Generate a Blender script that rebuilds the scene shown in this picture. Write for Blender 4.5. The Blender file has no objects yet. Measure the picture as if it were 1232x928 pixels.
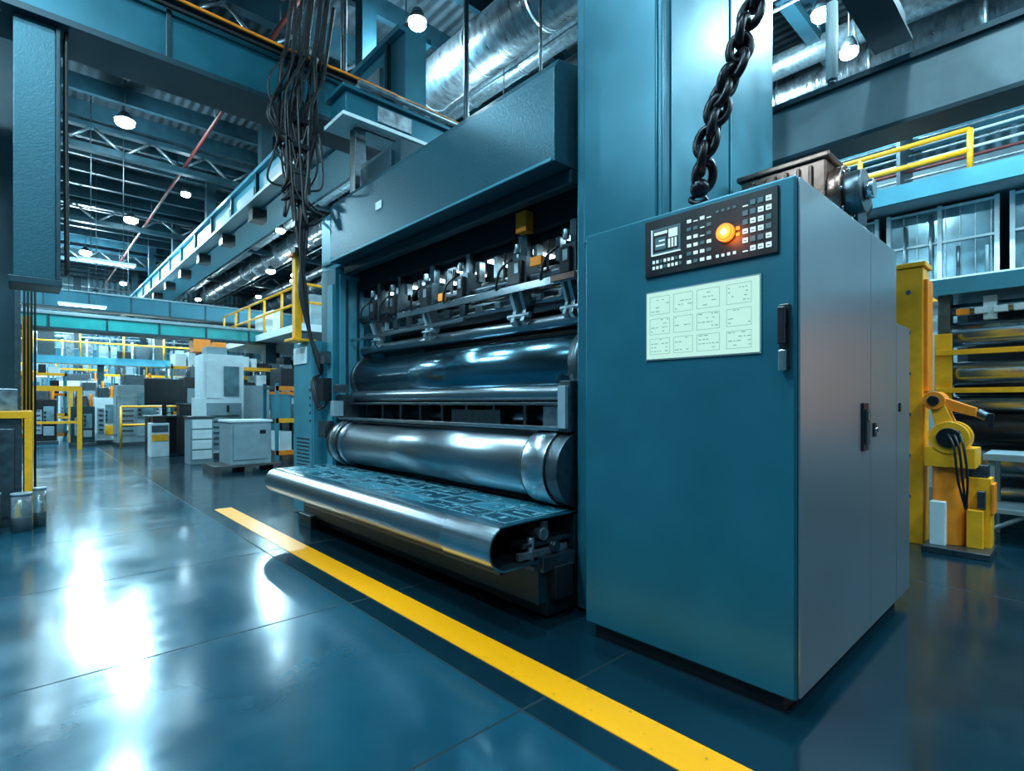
import bpy, bmesh, math, random
from mathutils import Vector, Matrix
random.seed(7)
scn = bpy.context.scene
scn.view_settings.view_transform = 'Standard'

# ------------------------------------------------------------------ materials
def mk(name, col, rough=0.5, metal=0.0, nscale=8.0, var=0.15, bump=0.0, stretch=(1,1,1), rvar=0.12, coat=0.0, emit=None, estr=0.0):
    m = bpy.data.materials.new(name); m.use_nodes = True
    nt = m.node_tree; p = nt.nodes['Principled BSDF']
    tc = nt.nodes.new('ShaderNodeTexCoord'); mp = nt.nodes.new('ShaderNodeMapping')
    mp.inputs['Scale'].default_value = stretch
    n = nt.nodes.new('ShaderNodeTexNoise'); n.inputs['Scale'].default_value = nscale; n.inputs['Detail'].default_value = 5
    nt.links.new(tc.outputs['Object'], mp.inputs[0]); nt.links.new(mp.outputs[0], n.inputs['Vector'])
    r = nt.nodes.new('ShaderNodeValToRGB')
    r.color_ramp.elements[0].position = .3; r.color_ramp.elements[1].position = .7
    r.color_ramp.elements[0].color = [c*(1-var) for c in col]+[1]
    r.color_ramp.elements[1].color = [min(1, c*(1+var)) for c in col]+[1]
    nt.links.new(n.outputs['Fac'], r.inputs[0]); nt.links.new(r.outputs[0], p.inputs['Base Color'])
    mr = nt.nodes.new('ShaderNodeMapRange'); mr.inputs[3].default_value = max(.02, rough-rvar*rough); mr.inputs[4].default_value = min(1, rough+rvar*rough)
    mr.inputs[1].default_value=.3; mr.inputs[2].default_value=.7
    nt.links.new(n.outputs['Fac'], mr.inputs[0]); nt.links.new(mr.outputs[0], p.inputs['Roughness'])
    p.inputs['Metallic'].default_value = metal
    p.inputs['Coat Weight'].default_value = coat
    if bump:
        b = nt.nodes.new('ShaderNodeBump'); b.inputs['Strength'].default_value = bump; b.inputs['Distance'].default_value = .01
        nt.links.new(n.outputs['Fac'], b.inputs['Height']); nt.links.new(b.outputs[0], p.inputs['Normal'])
    if emit:
        p.inputs['Emission Color'].default_value = (*emit, 1); p.inputs['Emission Strength'].default_value = estr
    return m

TEAL = mk('teal_paint', (.013,.130,.185), .34, .35, 3, .10, .02)
TEALL = mk('teal_paint_light', (.055,.25,.33), .36, .3, 3, .12)
TEALD = mk('teal_paint_dark', (.010,.044,.062), .42, .3, 4, .2, .03)
HOODM = mk('hood_paint', (.024,.100,.134), .33, .5, 60, .1, .22)
SIDEM = mk('brushed_cabinet_side', (.44,.51,.56), .36, .9, 30, .06, .01, (1,1,30))
STEEL = mk('brushed_steel', (.33,.39,.43), .29, 1, 60, .05, 0, (1,14,1), .06)
STEELD = mk('dark_steel', (.10,.135,.155), .36, .9, 20, .2)
CHROME = mk('polished_steel', (.52,.60,.65), .24, 1, 10, .05, rvar=.05)
GUN = mk('gunmetal', (.17,.21,.24), .3, 1, 30, .08, 0, (1,10,1), .06)
BLUECYL = mk('plate_cylinder_metal', (.14,.30,.38), .18, 1, 6, .08, 0, (1,.3,1), .03)
BLACK = mk('black_plastic', (.006,.008,.011), .35, 0, 10, .2)
CHAINM = mk('black_chain_steel', (.012,.014,.018), .32, .7, 10, .2)
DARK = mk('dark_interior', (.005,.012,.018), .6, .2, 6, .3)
RUBBER = mk('cable_rubber', (.006,.009,.012), .5, 0, 20, .2)
YEL = mk('yellow_paint', (.88,.40,.01), .4, 0, 10, .12)
ORG = mk('orange_paint', (.85,.24,.01), .4, 0, 10, .12)
COPPER = mk('brown_grey_metal', (.27,.165,.135), .3, .9, 12, .25, .03)
WHITE = mk('white_enamel', (.62,.76,.80), .4, 0, 6, .08)
GREY = mk('grey_enamel', (.20,.30,.34), .45, .1, 6, .1)
GALV = mk('galvanised_metal', (.32,.40,.44), .33, .85, 14, .35, .1)
DUCTM = mk('foil_duct', (.42,.48,.52), .3, .95, 5, .3, 1.2, (1,2.5,1))
PIPER = mk('red_pipe', (.16,.03,.025), .5, .1, 5, .2)
WOOD = mk('dark_pallet_wood', (.04,.05,.05), .7, 0, 10, .3)
LAMPE = mk('lamp_emitter', (1,1,1), .4, 0, emit=(.72,.94,1.0), estr=130)
STRIPE = mk('strip_emitter', (1,1,1), .4, 0, emit=(.6,.9,1.0), estr=12)
LED = mk('added_led', (1,1,1), .4, 0, emit=(.7,.93,1.0), estr=10)  # for the bars added under the hood
SCREEN = mk('screen_glow', (.05,.06,.06), .35, 0, emit=(.54,.90,.78), estr=.92)
SCRT = mk('screen_text', (.02,.06,.06), .4, 0, emit=(.20,.46,.42), estr=.7)
BTN = mk('button_glow', (.1,.15,.15), .4, 0, emit=(.62,.88,.95), estr=.95)
BTN2 = mk('button_dim', (.02,.04,.05), .4, 0, emit=(.06,.2,.26), estr=.5)
AMB = mk('amber_indicator', (.6,.1,.01), .4, 0, emit=(1,.14,.01), estr=3)
AMBC = mk('amber_core', (1,.6,.2), .4, 0, emit=(1,.55,.15), estr=10)
WARM = mk('warm_emitter', (.6,.3,.2), .4, 0, emit=(1,.42,.34), estr=.42)
MONI = mk('monitor_glow', (.1,.3,.4), .3, 0, emit=(.2,.6,.8), estr=.7)
WIN = mk('window_glass', (.14,.27,.32), .15, .3, 3, .5, 0)
SHEET = mk('printed_sheet', (.006,.055,.085), .25, .15, 14, .3, rvar=.02)
INK1 = mk('light_blue_print', (.22,.50,.60), .25, .2, 20, .2)
INK2 = mk('mid_blue_print', (.03,.19,.26), .25, .2, 20, .2)
CLEAR = mk('clear_plastic', (.6,.75,.8), .15, 0, 5, .05); CLEAR.node_tree.nodes['Principled BSDF'].inputs['Transmission Weight'].default_value=.85

def floor_mat():
    m = bpy.data.materials.new('epoxy_floor'); m.use_nodes=True; nt=m.node_tree; p=nt.nodes['Principled BSDF']
    L=nt.links.new
    tc=nt.nodes.new('ShaderNodeTexCoord'); sep=nt.nodes.new('ShaderNodeSeparateXYZ'); L(tc.outputs['Object'],sep.inputs[0])
    n=nt.nodes.new('ShaderNodeTexNoise'); n.inputs['Scale'].default_value=1.1; n.inputs['Detail'].default_value=8; n.inputs['Roughness'].default_value=.6
    L(tc.outputs['Object'],n.inputs['Vector'])
    n2=nt.nodes.new('ShaderNodeTexNoise'); n2.inputs['Scale'].default_value=6; n2.inputs['Detail'].default_value=6; n2.inputs['Roughness'].default_value=.55
    L(tc.outputs['Object'],n2.inputs['Vector'])
    r=nt.nodes.new('ShaderNodeValToRGB'); r.color_ramp.elements[0].position=.3; r.color_ramp.elements[1].position=.75
    r.color_ramp.elements[0].color=(.004,.038,.062,1); r.color_ramp.elements[1].color=(.011,.078,.118,1)
    L(n.outputs['Fac'],r.inputs[0])
    def math_(op,a,b=None):
        q=nt.nodes.new('ShaderNodeMath'); q.operation=op
        for i,v in enumerate((a,b)):
            if v is None: continue
            if isinstance(v,(int,float)): q.inputs[i].default_value=v
            else: L(v,q.inputs[i])
        return q.outputs[0]
    jx=math_('PINGPONG',math_('ADD',sep.outputs[0],-1.43+30),1.5)
    jy=math_('PINGPONG',math_('ADD',sep.outputs[1],-1.50+30),.75)
    j=math_('MINIMUM',jx,jy); line=math_('LESS_THAN',j,.006)
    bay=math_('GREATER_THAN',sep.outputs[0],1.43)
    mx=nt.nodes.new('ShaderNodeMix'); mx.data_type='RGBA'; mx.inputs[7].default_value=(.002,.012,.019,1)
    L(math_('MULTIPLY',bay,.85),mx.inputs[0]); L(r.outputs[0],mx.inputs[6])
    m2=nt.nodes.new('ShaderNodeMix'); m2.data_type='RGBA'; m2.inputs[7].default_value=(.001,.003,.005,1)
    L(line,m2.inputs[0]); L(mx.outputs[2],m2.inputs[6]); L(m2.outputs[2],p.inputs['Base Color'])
    mr=nt.nodes.new('ShaderNodeMapRange'); mr.inputs[1].default_value=.35; mr.inputs[2].default_value=.65; mr.inputs[3].default_value=.11; mr.inputs[4].default_value=.22
    mm=nt.nodes.new('ShaderNodeMix'); mm.inputs[0].default_value=.4; L(n.outputs['Fac'],mm.inputs[2]); L(n2.outputs['Fac'],mm.inputs[3])
    L(mm.outputs[0],mr.inputs[0]); L(math_('ADD',mr.outputs[0],math_('MULTIPLY',line,.6)),p.inputs['Roughness'])
    b=nt.nodes.new('ShaderNodeBump'); b.inputs['Strength'].default_value=.07; b.inputs['Distance'].default_value=.01
    L(n2.outputs['Fac'],b.inputs['Height']); L(b.outputs[0],p.inputs['Normal'])
    p.inputs['Specular IOR Level'].default_value=.75
    p.inputs['Specular Tint'].default_value=(.42,.84,1,1)
    return m
FLOORM=floor_mat()

def corr_mat(name,col,scale,axis):
    m=mk(name,col,.5,.5,5,.3)
    nt=m.node_tree; p=nt.nodes['Principled BSDF']
    tc=nt.nodes.new('ShaderNodeTexCoord'); w=nt.nodes.new('ShaderNodeTexWave'); w.bands_direction=axis; w.inputs['Scale'].default_value=scale
    b=nt.nodes.new('ShaderNodeBump'); b.inputs['Strength'].default_value=.8; b.inputs['Distance'].default_value=.04
    nt.links.new(tc.outputs['Object'],w.inputs['Vector']); nt.links.new(w.outputs['Fac'],b.inputs['Height']); nt.links.new(b.outputs[0],p.inputs['Normal'])
    return m
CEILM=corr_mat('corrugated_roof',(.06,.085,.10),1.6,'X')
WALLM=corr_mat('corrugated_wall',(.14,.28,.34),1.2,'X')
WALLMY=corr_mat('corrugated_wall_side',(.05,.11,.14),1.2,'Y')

# ------------------------------------------------------------------ builder
class B:
    def __init__(s): s.bm=bmesh.new(); s.m=[]
    def mi(s,m):
        if m not in s.m: s.m.append(m)
        return s.m.index(m)
    def _fin(s,vs,mat,smooth=False):
        i=s.mi(mat); fs=set()
        for v in vs:
            for f in v.link_faces: fs.add(f)
        for f in fs:
            f.material_index=i
            if smooth: f.smooth = len(f.verts)==4
    def box(s,x0,x1,y0,y1,z0,z1,mat,M=None):
        r=bmesh.ops.create_cube(s.bm,size=1)
        T=Matrix.Translation(((x0+x1)/2,(y0+y1)/2,(z0+z1)/2))@Matrix.Diagonal((abs(x1-x0),abs(y1-y0),abs(z1-z0),1))
        if M is not None: T=M@T
        bmesh.ops.transform(s.bm,matrix=T,verts=r['verts']); s._fin(r['verts'],mat); return s
    def cyl(s,p0,p1,r0,mat,r1=None,seg=24):
        p0=Vector(p0);p1=Vector(p1);d=p1-p0
        r=bmesh.ops.create_cone(s.bm,cap_ends=True,segments=seg,radius1=r0,radius2=r0 if r1 is None else r1,depth=d.length)
        q=Vector((0,0,1)).rotation_difference(d.normalized()).to_matrix().to_4x4()
        bmesh.ops.transform(s.bm,matrix=Matrix.Translation((p0+p1)/2)@q,verts=r['verts']); s._fin(r['verts'],mat,True); return s
    def sph(s,c,r,mat,sc=(1,1,1)):
        q=bmesh.ops.create_uvsphere(s.bm,u_segments=16,v_segments=10,radius=r)
        bmesh.ops.transform(s.bm,matrix=Matrix.Translation(c)@Matrix.Diagonal((*sc,1)),verts=q['verts'])
        s._fin(q['verts'],mat)
        for v in q['verts']:
            for f in v.link_faces: f.smooth=True
        return s
    def prism(s,pts,y0,y1,mat,axis='y',smooth=False):
        def P(a,b,t):
            return {'y':(a,t,b),'x':(t,a,b),'z':(a,b,t)}[axis]
        v0=[s.bm.verts.new(P(a,b,y0)) for a,b in pts]; v1=[s.bm.verts.new(P(a,b,y1)) for a,b in pts]
        n=len(pts); fs=[s.bm.faces.new(v0),s.bm.faces.new(v1[::-1])]
        for i in range(n):
            f=s.bm.faces.new((v0[i],v1[i],v1[(i+1)%n],v0[(i+1)%n])); f.smooth=smooth; fs.append(f)
        k=s.mi(mat)
        for f in fs: f.material_index=k
        bmesh.ops.recalc_face_normals(s.bm,faces=fs); return s
    def tube(s,pts,r,mat,seg=8,closed=False,sub=5):
        P=[Vector(p) for p in pts]
        if sub>1 and len(P)>2:
            Q=[];n=len(P)
            rng=range(n) if closed else range(n-1)
            for i in rng:
                a=P[(i-1)%n] if (closed or i>0) else P[0]; b=P[i]; c=P[(i+1)%n]; d=P[(i+2)%n] if (closed or i+2<n) else P[-1]
                for k in range(sub):
                    t=k/sub
                    Q.append(.5*((2*b)+(c-a)*t+(2*a-5*b+4*c-d)*t*t+(3*b-a-3*c+d)*t**3))
            if not closed: Q.append(P[-1])
            P=Q
        n=len(P); rings=[]; up=None
        for i in range(n):
            a=P[(i-1)%n] if (closed or i>0) else P[i]; c=P[(i+1)%n] if (closed or i<n-1) else P[i]
            t=(c-a).normalized()
            if up is None:
                up=t.orthogonal().normalized()
            else:
                up=(up-t*up.dot(t))
                up=up.normalized() if up.length>1e-6 else t.orthogonal().normalized()
            w=t.cross(up)
            rings.append([s.bm.verts.new(P[i]+(up*math.cos(2*math.pi*k/seg)+w*math.sin(2*math.pi*k/seg))*r) for k in range(seg)])
        idx=s.mi(mat); fs=[]
        for i in range(n if closed else n-1):
            A=rings[i];C=rings[(i+1)%n]
            for k in range(seg):
                f=s.bm.faces.new((A[k],A[(k+1)%seg],C[(k+1)%seg],C[k])); f.smooth=True; f.material_index=idx; fs.append(f)
        if not closed:
            for R in (rings[0],rings[-1][::-1]):
                f=s.bm.faces.new(R); f.material_index=idx; fs.append(f)
        bmesh.ops.recalc_face_normals(s.bm,faces=fs); return s
    def done(s,name,parent=None,bevel=0.0):
        me=bpy.data.meshes.new(name); s.bm.to_mesh(me); s.bm.free()
        for m in s.m: me.materials.append(m)
        o=bpy.data.objects.new(name,me); scn.collection.objects.link(o)
        if parent: o.parent=parent
        if bevel:
            md=o.modifiers.new('bevel','BEVEL'); md.width=bevel; md.segments=2; md.limit_method='ANGLE'; md.angle_limit=math.radians(50)
        return o
def empty(name):
    e=bpy.data.objects.new(name,None); scn.collection.objects.link(e); e.empty_display_size=.2; return e
def area(name,loc,size,power,col,parent=None,target=None,sy=None):
    l=bpy.data.lights.new(name,'AREA'); l.energy=power; l.color=col; l.size=size
    if sy: l.shape='RECTANGLE'; l.size_y=sy
    else: l.shape='DISK'
    o=bpy.data.objects.new(name,l); scn.collection.objects.link(o); o.location=loc
    if target: o.rotation_euler=(Vector(target)-Vector(loc)).to_track_quat('-Z','Y').to_euler()
    if parent: o.parent=parent
    return o
CY=(.53,.85,1.0)

# ------------------------------------------------------------------ shell
X0,X1,Y0,Y1,H=-8,16,-6,38,8.2
HC=H-.02
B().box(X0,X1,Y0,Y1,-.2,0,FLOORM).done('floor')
B().box(X0,X1,Y0,Y1,H,H+.2,CEILM).done('ceiling')
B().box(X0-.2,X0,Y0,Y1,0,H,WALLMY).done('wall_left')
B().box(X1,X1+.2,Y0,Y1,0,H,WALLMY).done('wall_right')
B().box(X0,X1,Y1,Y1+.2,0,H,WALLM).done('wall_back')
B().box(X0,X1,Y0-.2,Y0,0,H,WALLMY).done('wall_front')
def line_mat():
    m=mk('yellow_line_paint',(.80,.42,.008),.35,0,5,.12)
    nt=m.node_tree;p=nt.nodes['Principled BSDF']
    tc=nt.nodes.new('ShaderNodeTexCoord'); n=nt.nodes.new('ShaderNodeTexNoise'); n.inputs['Scale'].default_value=28; n.inputs['Detail'].default_value=9; n.inputs['Roughness'].default_value=.7
    nt.links.new(tc.outputs['Object'],n.inputs['Vector'])
    r=nt.nodes.new('ShaderNodeValToRGB'); r.color_ramp.elements[0].position=.30;r.color_ramp.elements[1].position=.38
    r.color_ramp.elements[0].color=(.25,.12,.01,1); r.color_ramp.elements[1].color=(.95,.37,.003,1)
    nt.links.new(n.outputs['Fac'],r.inputs[0]); nt.links.new(r.outputs[0],p.inputs['Base Color']); return m
B().box(1.57,1.745,-3,6.65,0,.004,line_mat()).done('yellow_floor_line')

# ------------------------------------------------------------------ CONTROL CABINET
cab=empty('control_cabinet')
B().box(2.17,3.90,.80,1.72,0,.075,BLACK).done('plinth',cab)
b=B()
b.box(2.13,3.615,.743,1.747,.075,2.06,TEAL)
b.done('body',cab,.008)
B().box(3.62,3.944,.745,1.747,.075,1.66,TEAL).done('rear_body',cab,.008)
b=B()
b.box(2.145,3.095,.733,.7425,.085,2.05,SIDEM).box(3.103,3.612,.733,.7425,.085,2.05,SIDEM).box(3.623,3.94,.733,.7425,.085,1.65,SIDEM)
b.done('side_doors',cab,.002)
B().box(2.12,2.1295,.746,1.744,.085,2.05,TEAL).done('front_door',cab,.003)
b=B(); fx=2.12
b.box(fx-.012,fx,.800,1.386,1.775,2.030,BLACK)
def pb(y0,y1,z0,z1,mat,t=.004): b.box(fx-.012-t,fx-.012,y0,y1,z0,z1,mat)
pb(1.205,1.350,1.870,1.985,BTN2,.003)
pb(1.215,1.340,1.880,1.975,BLACK,.004)
for k in range(3): pb(1.222+.016*k,1.232+.016*k,1.89,1.93,BTN,.005)
pb(1.218,1.262,1.935,1.972,BTN,.005); pb(1.268,1.335,1.957,1.970,BTN,.005); pb(1.275,1.330,1.89,1.945,BTN2,.005); pb(1.28,1.325,1.905,1.912,BTN,.006); pb(1.28,1.31,1.925,1.932,BTN,.006)
pb(1.344,1.350,1.87,1.985,BTN,.005); pb(1.205,1.350,1.866,1.872,BTN,.005)
for r in range(2):
    for k in range(8): pb(1.20+.019*k,1.211+.019*k,1.805+.026*r,1.819+.026*r,BTN if (k*3+r)%4 else BTN2)
for r in range(6):
    for k in range(4):
        y=1.065+.030*k; z=1.80+.035*r
        q=random.random()
        if q<.38: pb(y,y+.019,z,z+.014,BTN)
        elif q<.7: pb(y,y+.019,z,z+.014,BTN2)
        else: pb(y,y+.019,z,z+.004,BTN)
for r in range(6):
    for k in range(4):
        y=.822+.030*k; z=1.800+.036*r; q=random.random()
        if q<.5: pb(y,y+.021,z,z+.020,BTN); pb(y+.004,y+.017,z+.006,z+.010,BTN2,.005)
        elif q<.8: pb(y,y+.021,z,z+.020,BTN2)
        else: pb(y,y+.021,z,z+.005,BTN)
for k in range(4): pb(.960+.024*k,.972+.024*k,1.80,1.812,BTN); pb(.960+.024*k,.972+.024*k,1.985,1.995,BTN2)
b.done('control_panel',cab,.001)
b=B()
b.cyl((fx-.012,1.0,1.893),(fx-.03,1.0,1.893),.036,AMB,seg=32).cyl((fx-.03,1.0,1.893),(fx-.036,1.0,1.893),.032,AMB,.026,seg=32).cyl((fx-.036,1.0,1.893),(fx-.04,1.0,1.893),.012,AMBC,seg=24)
for k in range(2): b.box(fx-.018,fx-.012,.945,.958,1.87+.025*k,1.882+.025*k,AMB)
b.done('amber_indicator',cab)
l=bpy.data.lights.new('amber_glow','POINT'); l.energy=1.2; l.color=(1,.2,.02); l.shadow_soft_size=.03
o=bpy.data.objects.new('amber_glow',l); scn.collection.objects.link(o); o.location=(fx-.085,1.0,1.893); o.parent=cab
b=B()
b.box(fx-.006,fx,.864,1.384,1.394,1.706,GREY); b.box(fx-.009,fx-.006,.870,1.378,1.400,1.700,SCREEN)
def tx(y0,y1,z0,z1): b.box(fx-.0105,fx-.009,y0,y1,z0,z1,SCRT)
for (ya,yb) in ((1.26,1.36),(1.15,1.24),(1.03,1.13),(.90,1.00)):
    for (za,zb) in ((1.60,1.68),(1.51,1.58),(1.42,1.49)):
        tx(ya,yb,za,za+.0015); tx(ya,yb,zb,zb+.0015); tx(ya,ya+.0012,za,zb); tx(yb,yb+.0012,za,zb)
        for r in range(4):
            z=za+.012+r*.017; y=yb-.006
            while y>ya+.012:
                w=random.uniform(.006,.02)
                if random.random()<.45: tx(max(ya+.004,y-w),y,z,z+.0035)
                y-=w+.006
b.done('status_screen',cab)
b=B()
b.box(fx-.012,fx,.757,.797,1.33,1.575,BLACK); b.box(fx-.045,fx-.012,.768,.786,1.50,1.56,BLACK); b.box(fx-.05,fx-.03,.764,.790,1.42,1.56,BLACK)
b.box(fx-.04,fx-.008,.764,.790,1.32,1.40,CHROME)
b.done('door_handle',cab,.004)
b=B()
b.box(2.93,3.02,.722,.733,.97,1.20,BLACK).box(2.95,3.0,.712,.722,1.0,1.17,STEELD).box(2.955,2.995,.708,.712,1.11,1.16,CHROME)
b.box(3.13,3.17,.724,.733,1.03,1.10,BLACK).cyl((3.15,.733,1.065),(3.15,.715,1.065),.013,CHROME)
b.box(3.66,3.69,.724,.733,1.15,1.2,BLACK)
b.done('side_latch',cab,.003)

b=B()
b.box(3.02,3.55,.90,1.38,2.062,2.09,STEELD)
b.box(3.05,3.5,.92,1.36,2.09,2.47,COPPER).box(3.03,3.52,.90,1.38,2.47,2.50,COPPER)
for k in range(6): b.box(3.035,3.05,.98+.06*k,1.0+.06*k,2.15,2.45,COPPER)
b.cyl((3.2,.92,2.30),(3.2,.86,2.30),.15,COPPER,seg=32).cyl((3.2,.86,2.30),(3.2,.78,2.30),.11,STEELD,seg=32).cyl((3.2,.78,2.30),(3.2,.74,2.30),.05,CHROME)
for a in range(8):
    t=a*math.pi/4; b.cyl((3.2+.13*math.cos(t),.87,2.3+.13*math.sin(t)),(3.2+.13*math.cos(t),.85,2.3+.13*math.sin(t)),.012,CHROME,seg=8)
b.box(3.30,3.48,.84,.92,2.12,2.42,STEELD)
b.tube([(3.45,.9,2.2),(3.5,.84,2.3),(3.55,.9,2.45),(3.5,1.0,2.56)],.02,RUBBER)
b.done('drive_motor',None,.01)

# ------------------------------------------------------------------ PRINTING PRESS
pr=empty('printing_press')
b=B()
b.box(2.35,3.72,1.443,1.752,2.064,5.2,TEAL); b.box(2.35,3.72,1.752,2.0,0.02,5.2,TEAL)
b.box(2.335,2.35,1.47,1.94,2.1,5.1,TEAL)
b.done('right_column',pr,.01)
b=B()
b.box(2.42,3.05,1.433,1.443,2.1,5.1,TEALL).box(3.08,3.69,1.433,1.443,2.1,5.1,TEALL)  # lighter paint stands in for light falling on the column side
b.done('column_side_panels',pr,.004)
b=B()
b.box(2.30,3.9,5.12,5.46,.02,2.56,TEAL)
b.box(2.29,2.30,5.17,5.30,.3,2.4,TEALL)
b.box(2.34,2.60,5.105,5.12,.9,2.5,TEALL)
b.box(2.40,2.43,5.10,5.105,1.0,2.45,TEALD).box(2.52,2.55,5.10,5.105,1.0,2.45,TEALD)
b.done('left_side_frame',pr,.008)
b=B()
b.box(2.22,2.9,5.47,6.02,.02,1.85,TEALL); b.box(2.21,2.22,5.5,5.98,.2,1.80,TEALL)
b.box(2.20,2.21,5.62,5.98,1.62,1.80,WHITE)
for k in range(10): b.box(2.205,2.21,5.56,5.9,.45+.04*k,.465+.04*k,DARK)
for k in range(5): b.box(2.205,2.212,5.52,5.55,1.0+.08*k,1.03+.08*k,BLACK)
b.done('side_electrical_box',pr,.006)
b=B()
b.prism([(2.2,2.57),(2.2,3.10),(2.24,3.16),(2.9,3.28),(3.9,3.28),(3.9,2.57)],2.04,5.02,HOODM)
b.box(2.19,2.2,2.06,5.0,2.57,2.59,TEALL)
b.box(2.192,2.2,4.0,4.10,2.83,2.90,WHITE)
b.done('hood',pr,.012)
b=B()
b.box(2.55,2.62,2.02,5.12,2.36,2.57,DARK); b.box(2.34,2.42,2.04,5.02,2.48,2.57,TEALD)
b.box(2.32,2.9,5.04,5.5,2.57,3.15,TEALL); b.box(2.30,2.32,5.08,5.46,2.62,3.1,TEALL)
b.box(2.5,3.4,4.2,5.0,3.285,3.6,TEALD); b.box(2.45,2.6,4.3,4.9,3.3,3.52,TEALD)
b.done('upper_housing',pr,.01)
b=B()
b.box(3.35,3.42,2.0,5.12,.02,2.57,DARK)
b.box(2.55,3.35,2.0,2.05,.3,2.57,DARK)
b.box(2.62,3.35,2.05,5.12,2.30,2.36,DARK)  # near-black sheet fills in the shade above the ink train
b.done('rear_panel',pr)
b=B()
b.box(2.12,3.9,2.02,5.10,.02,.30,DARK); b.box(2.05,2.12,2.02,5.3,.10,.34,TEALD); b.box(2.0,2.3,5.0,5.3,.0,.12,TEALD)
b.box(2.02,2.05,2.3,5.2,.20,.25,STEELD)
b.box(2.35,2.45,2.02,5.10,.3,.55,TEALD)
b.done('base_frame',pr,.006)
c=(2.42,.81)
b=B(); b.cyl((c[0],2.06,c[1]),(c[0],5.10,c[1]),.205,STEEL,seg=128)
b.done('impression_roller',pr)
b=B()
def ring(y0,y1,r,m): b.cyl((c[0],y0,c[1]),(c[0],y1,c[1]),r,m,seg=96)
ring(2.12,2.30,.236,CHROME); ring(2.305,2.325,.226,STEELD); ring(2.02,2.11,.225,STEELD); ring(2.09,2.12,.215,BLACK)
ring(4.80,4.86,.225,CHROME); ring(4.88,4.93,.236,STEELD); ring(4.95,5.02,.236,CHROME); ring(5.03,5.10,.225,BLACK)
b.done('roller_bearing_rings',pr,.004)
b=B()
b.cyl((2.66,2.08,1.44),(2.66,5.09,1.44),.215,BLUECYL,seg=128)
b.cyl((2.66,5.0,1.44),(2.66,5.06,1.44),.235,STEELD,seg=64).cyl((2.66,2.06,1.44),(2.66,2.14,1.44),.235,STEELD,seg=64)
b.done('plate_cylinder',pr)
b=B()
b.cyl((2.48,2.06,1.262),(2.48,5.08,1.262),.055,STEEL,seg=32)
b.box(2.40,2.55,2.08,5.08,1.185,1.205,STEELD)
b.box(2.30,2.36,2.10,5.05,1.035,1.06,CHROME)
b.cyl((2.72,2.05,1.10),(2.72,5.1,1.10),.075,GUN,seg=24)
b.cyl((2.85,2.05,1.00),(2.85,5.1,1.00),.06,STEEL,seg=24)
for k in range(9):
    y=2.3+.33*k; b.box(2.55,2.75,y,y+.03,1.03,1.19,STEELD)
b.box(2.55,2.60,2.9,3.5,1.04,1.15,STEELD); b.box(2.50,2.58,2.12,2.42,1.05,1.18,GALV)
b.box(2.31,2.50,2.02,2.10,1.03,1.33,STEELD); b.box(2.28,2.31,2.03,2.09,1.05,1.30,GREY)
b.box(2.30,2.50,5.0,5.11,1.05,1.28,STEELD); b.box(2.22,2.32,4.98,5.06,1.07,1.22,GREY); b.box(2.24,2.34,4.92,5.05,1.30,1.38,STEELD)
b.done('guide_bars',pr,.004)
b=B()
for (x,z,r,m) in ((2.60,1.74,.045,STEEL),(2.62,1.90,.02,STEEL),(2.56,2.06,.025,GUN),(2.75,2.12,.05,STEELD),(2.85,1.78,.06,STEEL),(2.78,1.98,.05,GUN),(3.0,1.95,.08,GUN),(3.1,2.2,.05,STEELD)):
    b.cyl((x,2.05,z),(x,5.1,z),r,m,seg=24)
b.box(2.46,2.49,2.06,4.2,1.955,2.005,CHROME)
b.box(2.44,2.47,3.2,5.08,1.82,1.845,STEEL)
b.done('ink_train_bars',pr,.002)
b=B()
def unit(y,s,full=True):
    b.box(2.50,2.64,y,y+.13*s,1.98,2.20,STEELD).box(2.46,2.50,y+.02,y+.11*s,2.01,2.17,BLACK)
    b.box(2.455,2.46,y+.03,y+.07,2.08,2.15,GALV)
    b.box(2.54,2.60,y+.03,y+.09*s,2.20,2.36,STEELD)
    b.cyl((2.48,y+.06,2.22),(2.48,y+.06,2.28),.022,GALV,seg=16)
    if full:
        for (a0,a1,m) in ((.02,.05,STEEL),(.09*s,.115*s,GREY)):
            b.prism([(2.47,1.97),(2.56,1.98),(2.60,1.86),(2.57,1.77),(2.52,1.73),(2.49,1.76),(2.52,1.84)],y+a0,y+a1,m)
        b.cyl((2.52,y-.02,1.80),(2.52,y+.15*s,1.80),.018,GALV,seg=16)
    b.tube([(2.5,y+.14,2.2),(2.44,y+.2,2.12),(2.46,y+.26,2.0),(2.56,y+.3,2.05),(2.6,y+.32,2.3)],.010,RUBBER,seg=6)
unit(2.14,.9); unit(2.58,1.3); unit(3.22,.8,False); unit(3.70,1.1); unit(4.25,.7,False); unit(4.62,1.0)
b.box(2.48,2.58,2.56,2.66,2.36,2.50,ORG); b.box(2.44,2.50,2.10,2.30,1.96,2.00,COPPER); b.box(2.46,2.50,3.5,3.56,2.02,2.08,ORG); b.box(2.46,2.5,2.40,2.50,2.10,2.16,ORG)
for k in range(14):
    y=2.1+.21*k; b.box(2.58,2.62,y,y+random.uniform(.03,.08),1.90,1.90+random.uniform(.04,.10),random.choice((STEELD,GREY,GALV)))
    b.box(2.60,2.66,y+.05,y+.09,2.14,2.30,random.choice((STEELD,GALV)))
b.done('ink_units',pr,.004)
b=B()
for k,y in enumerate((2.3,2.7,3.1,3.5,3.9,4.3,4.7)):  # bars added to throw streak reflections on the plate cylinder
    b.box(2.64,2.92,y,y+.05,2.285,2.30,LED)
b.done('added_led_bars',pr)
area('added_press_fill',(2.52,3.6,2.33),.1,24,CY,pr,(2.40,3.6,0),2.8)  # fill light added to lift the ink interior

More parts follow.
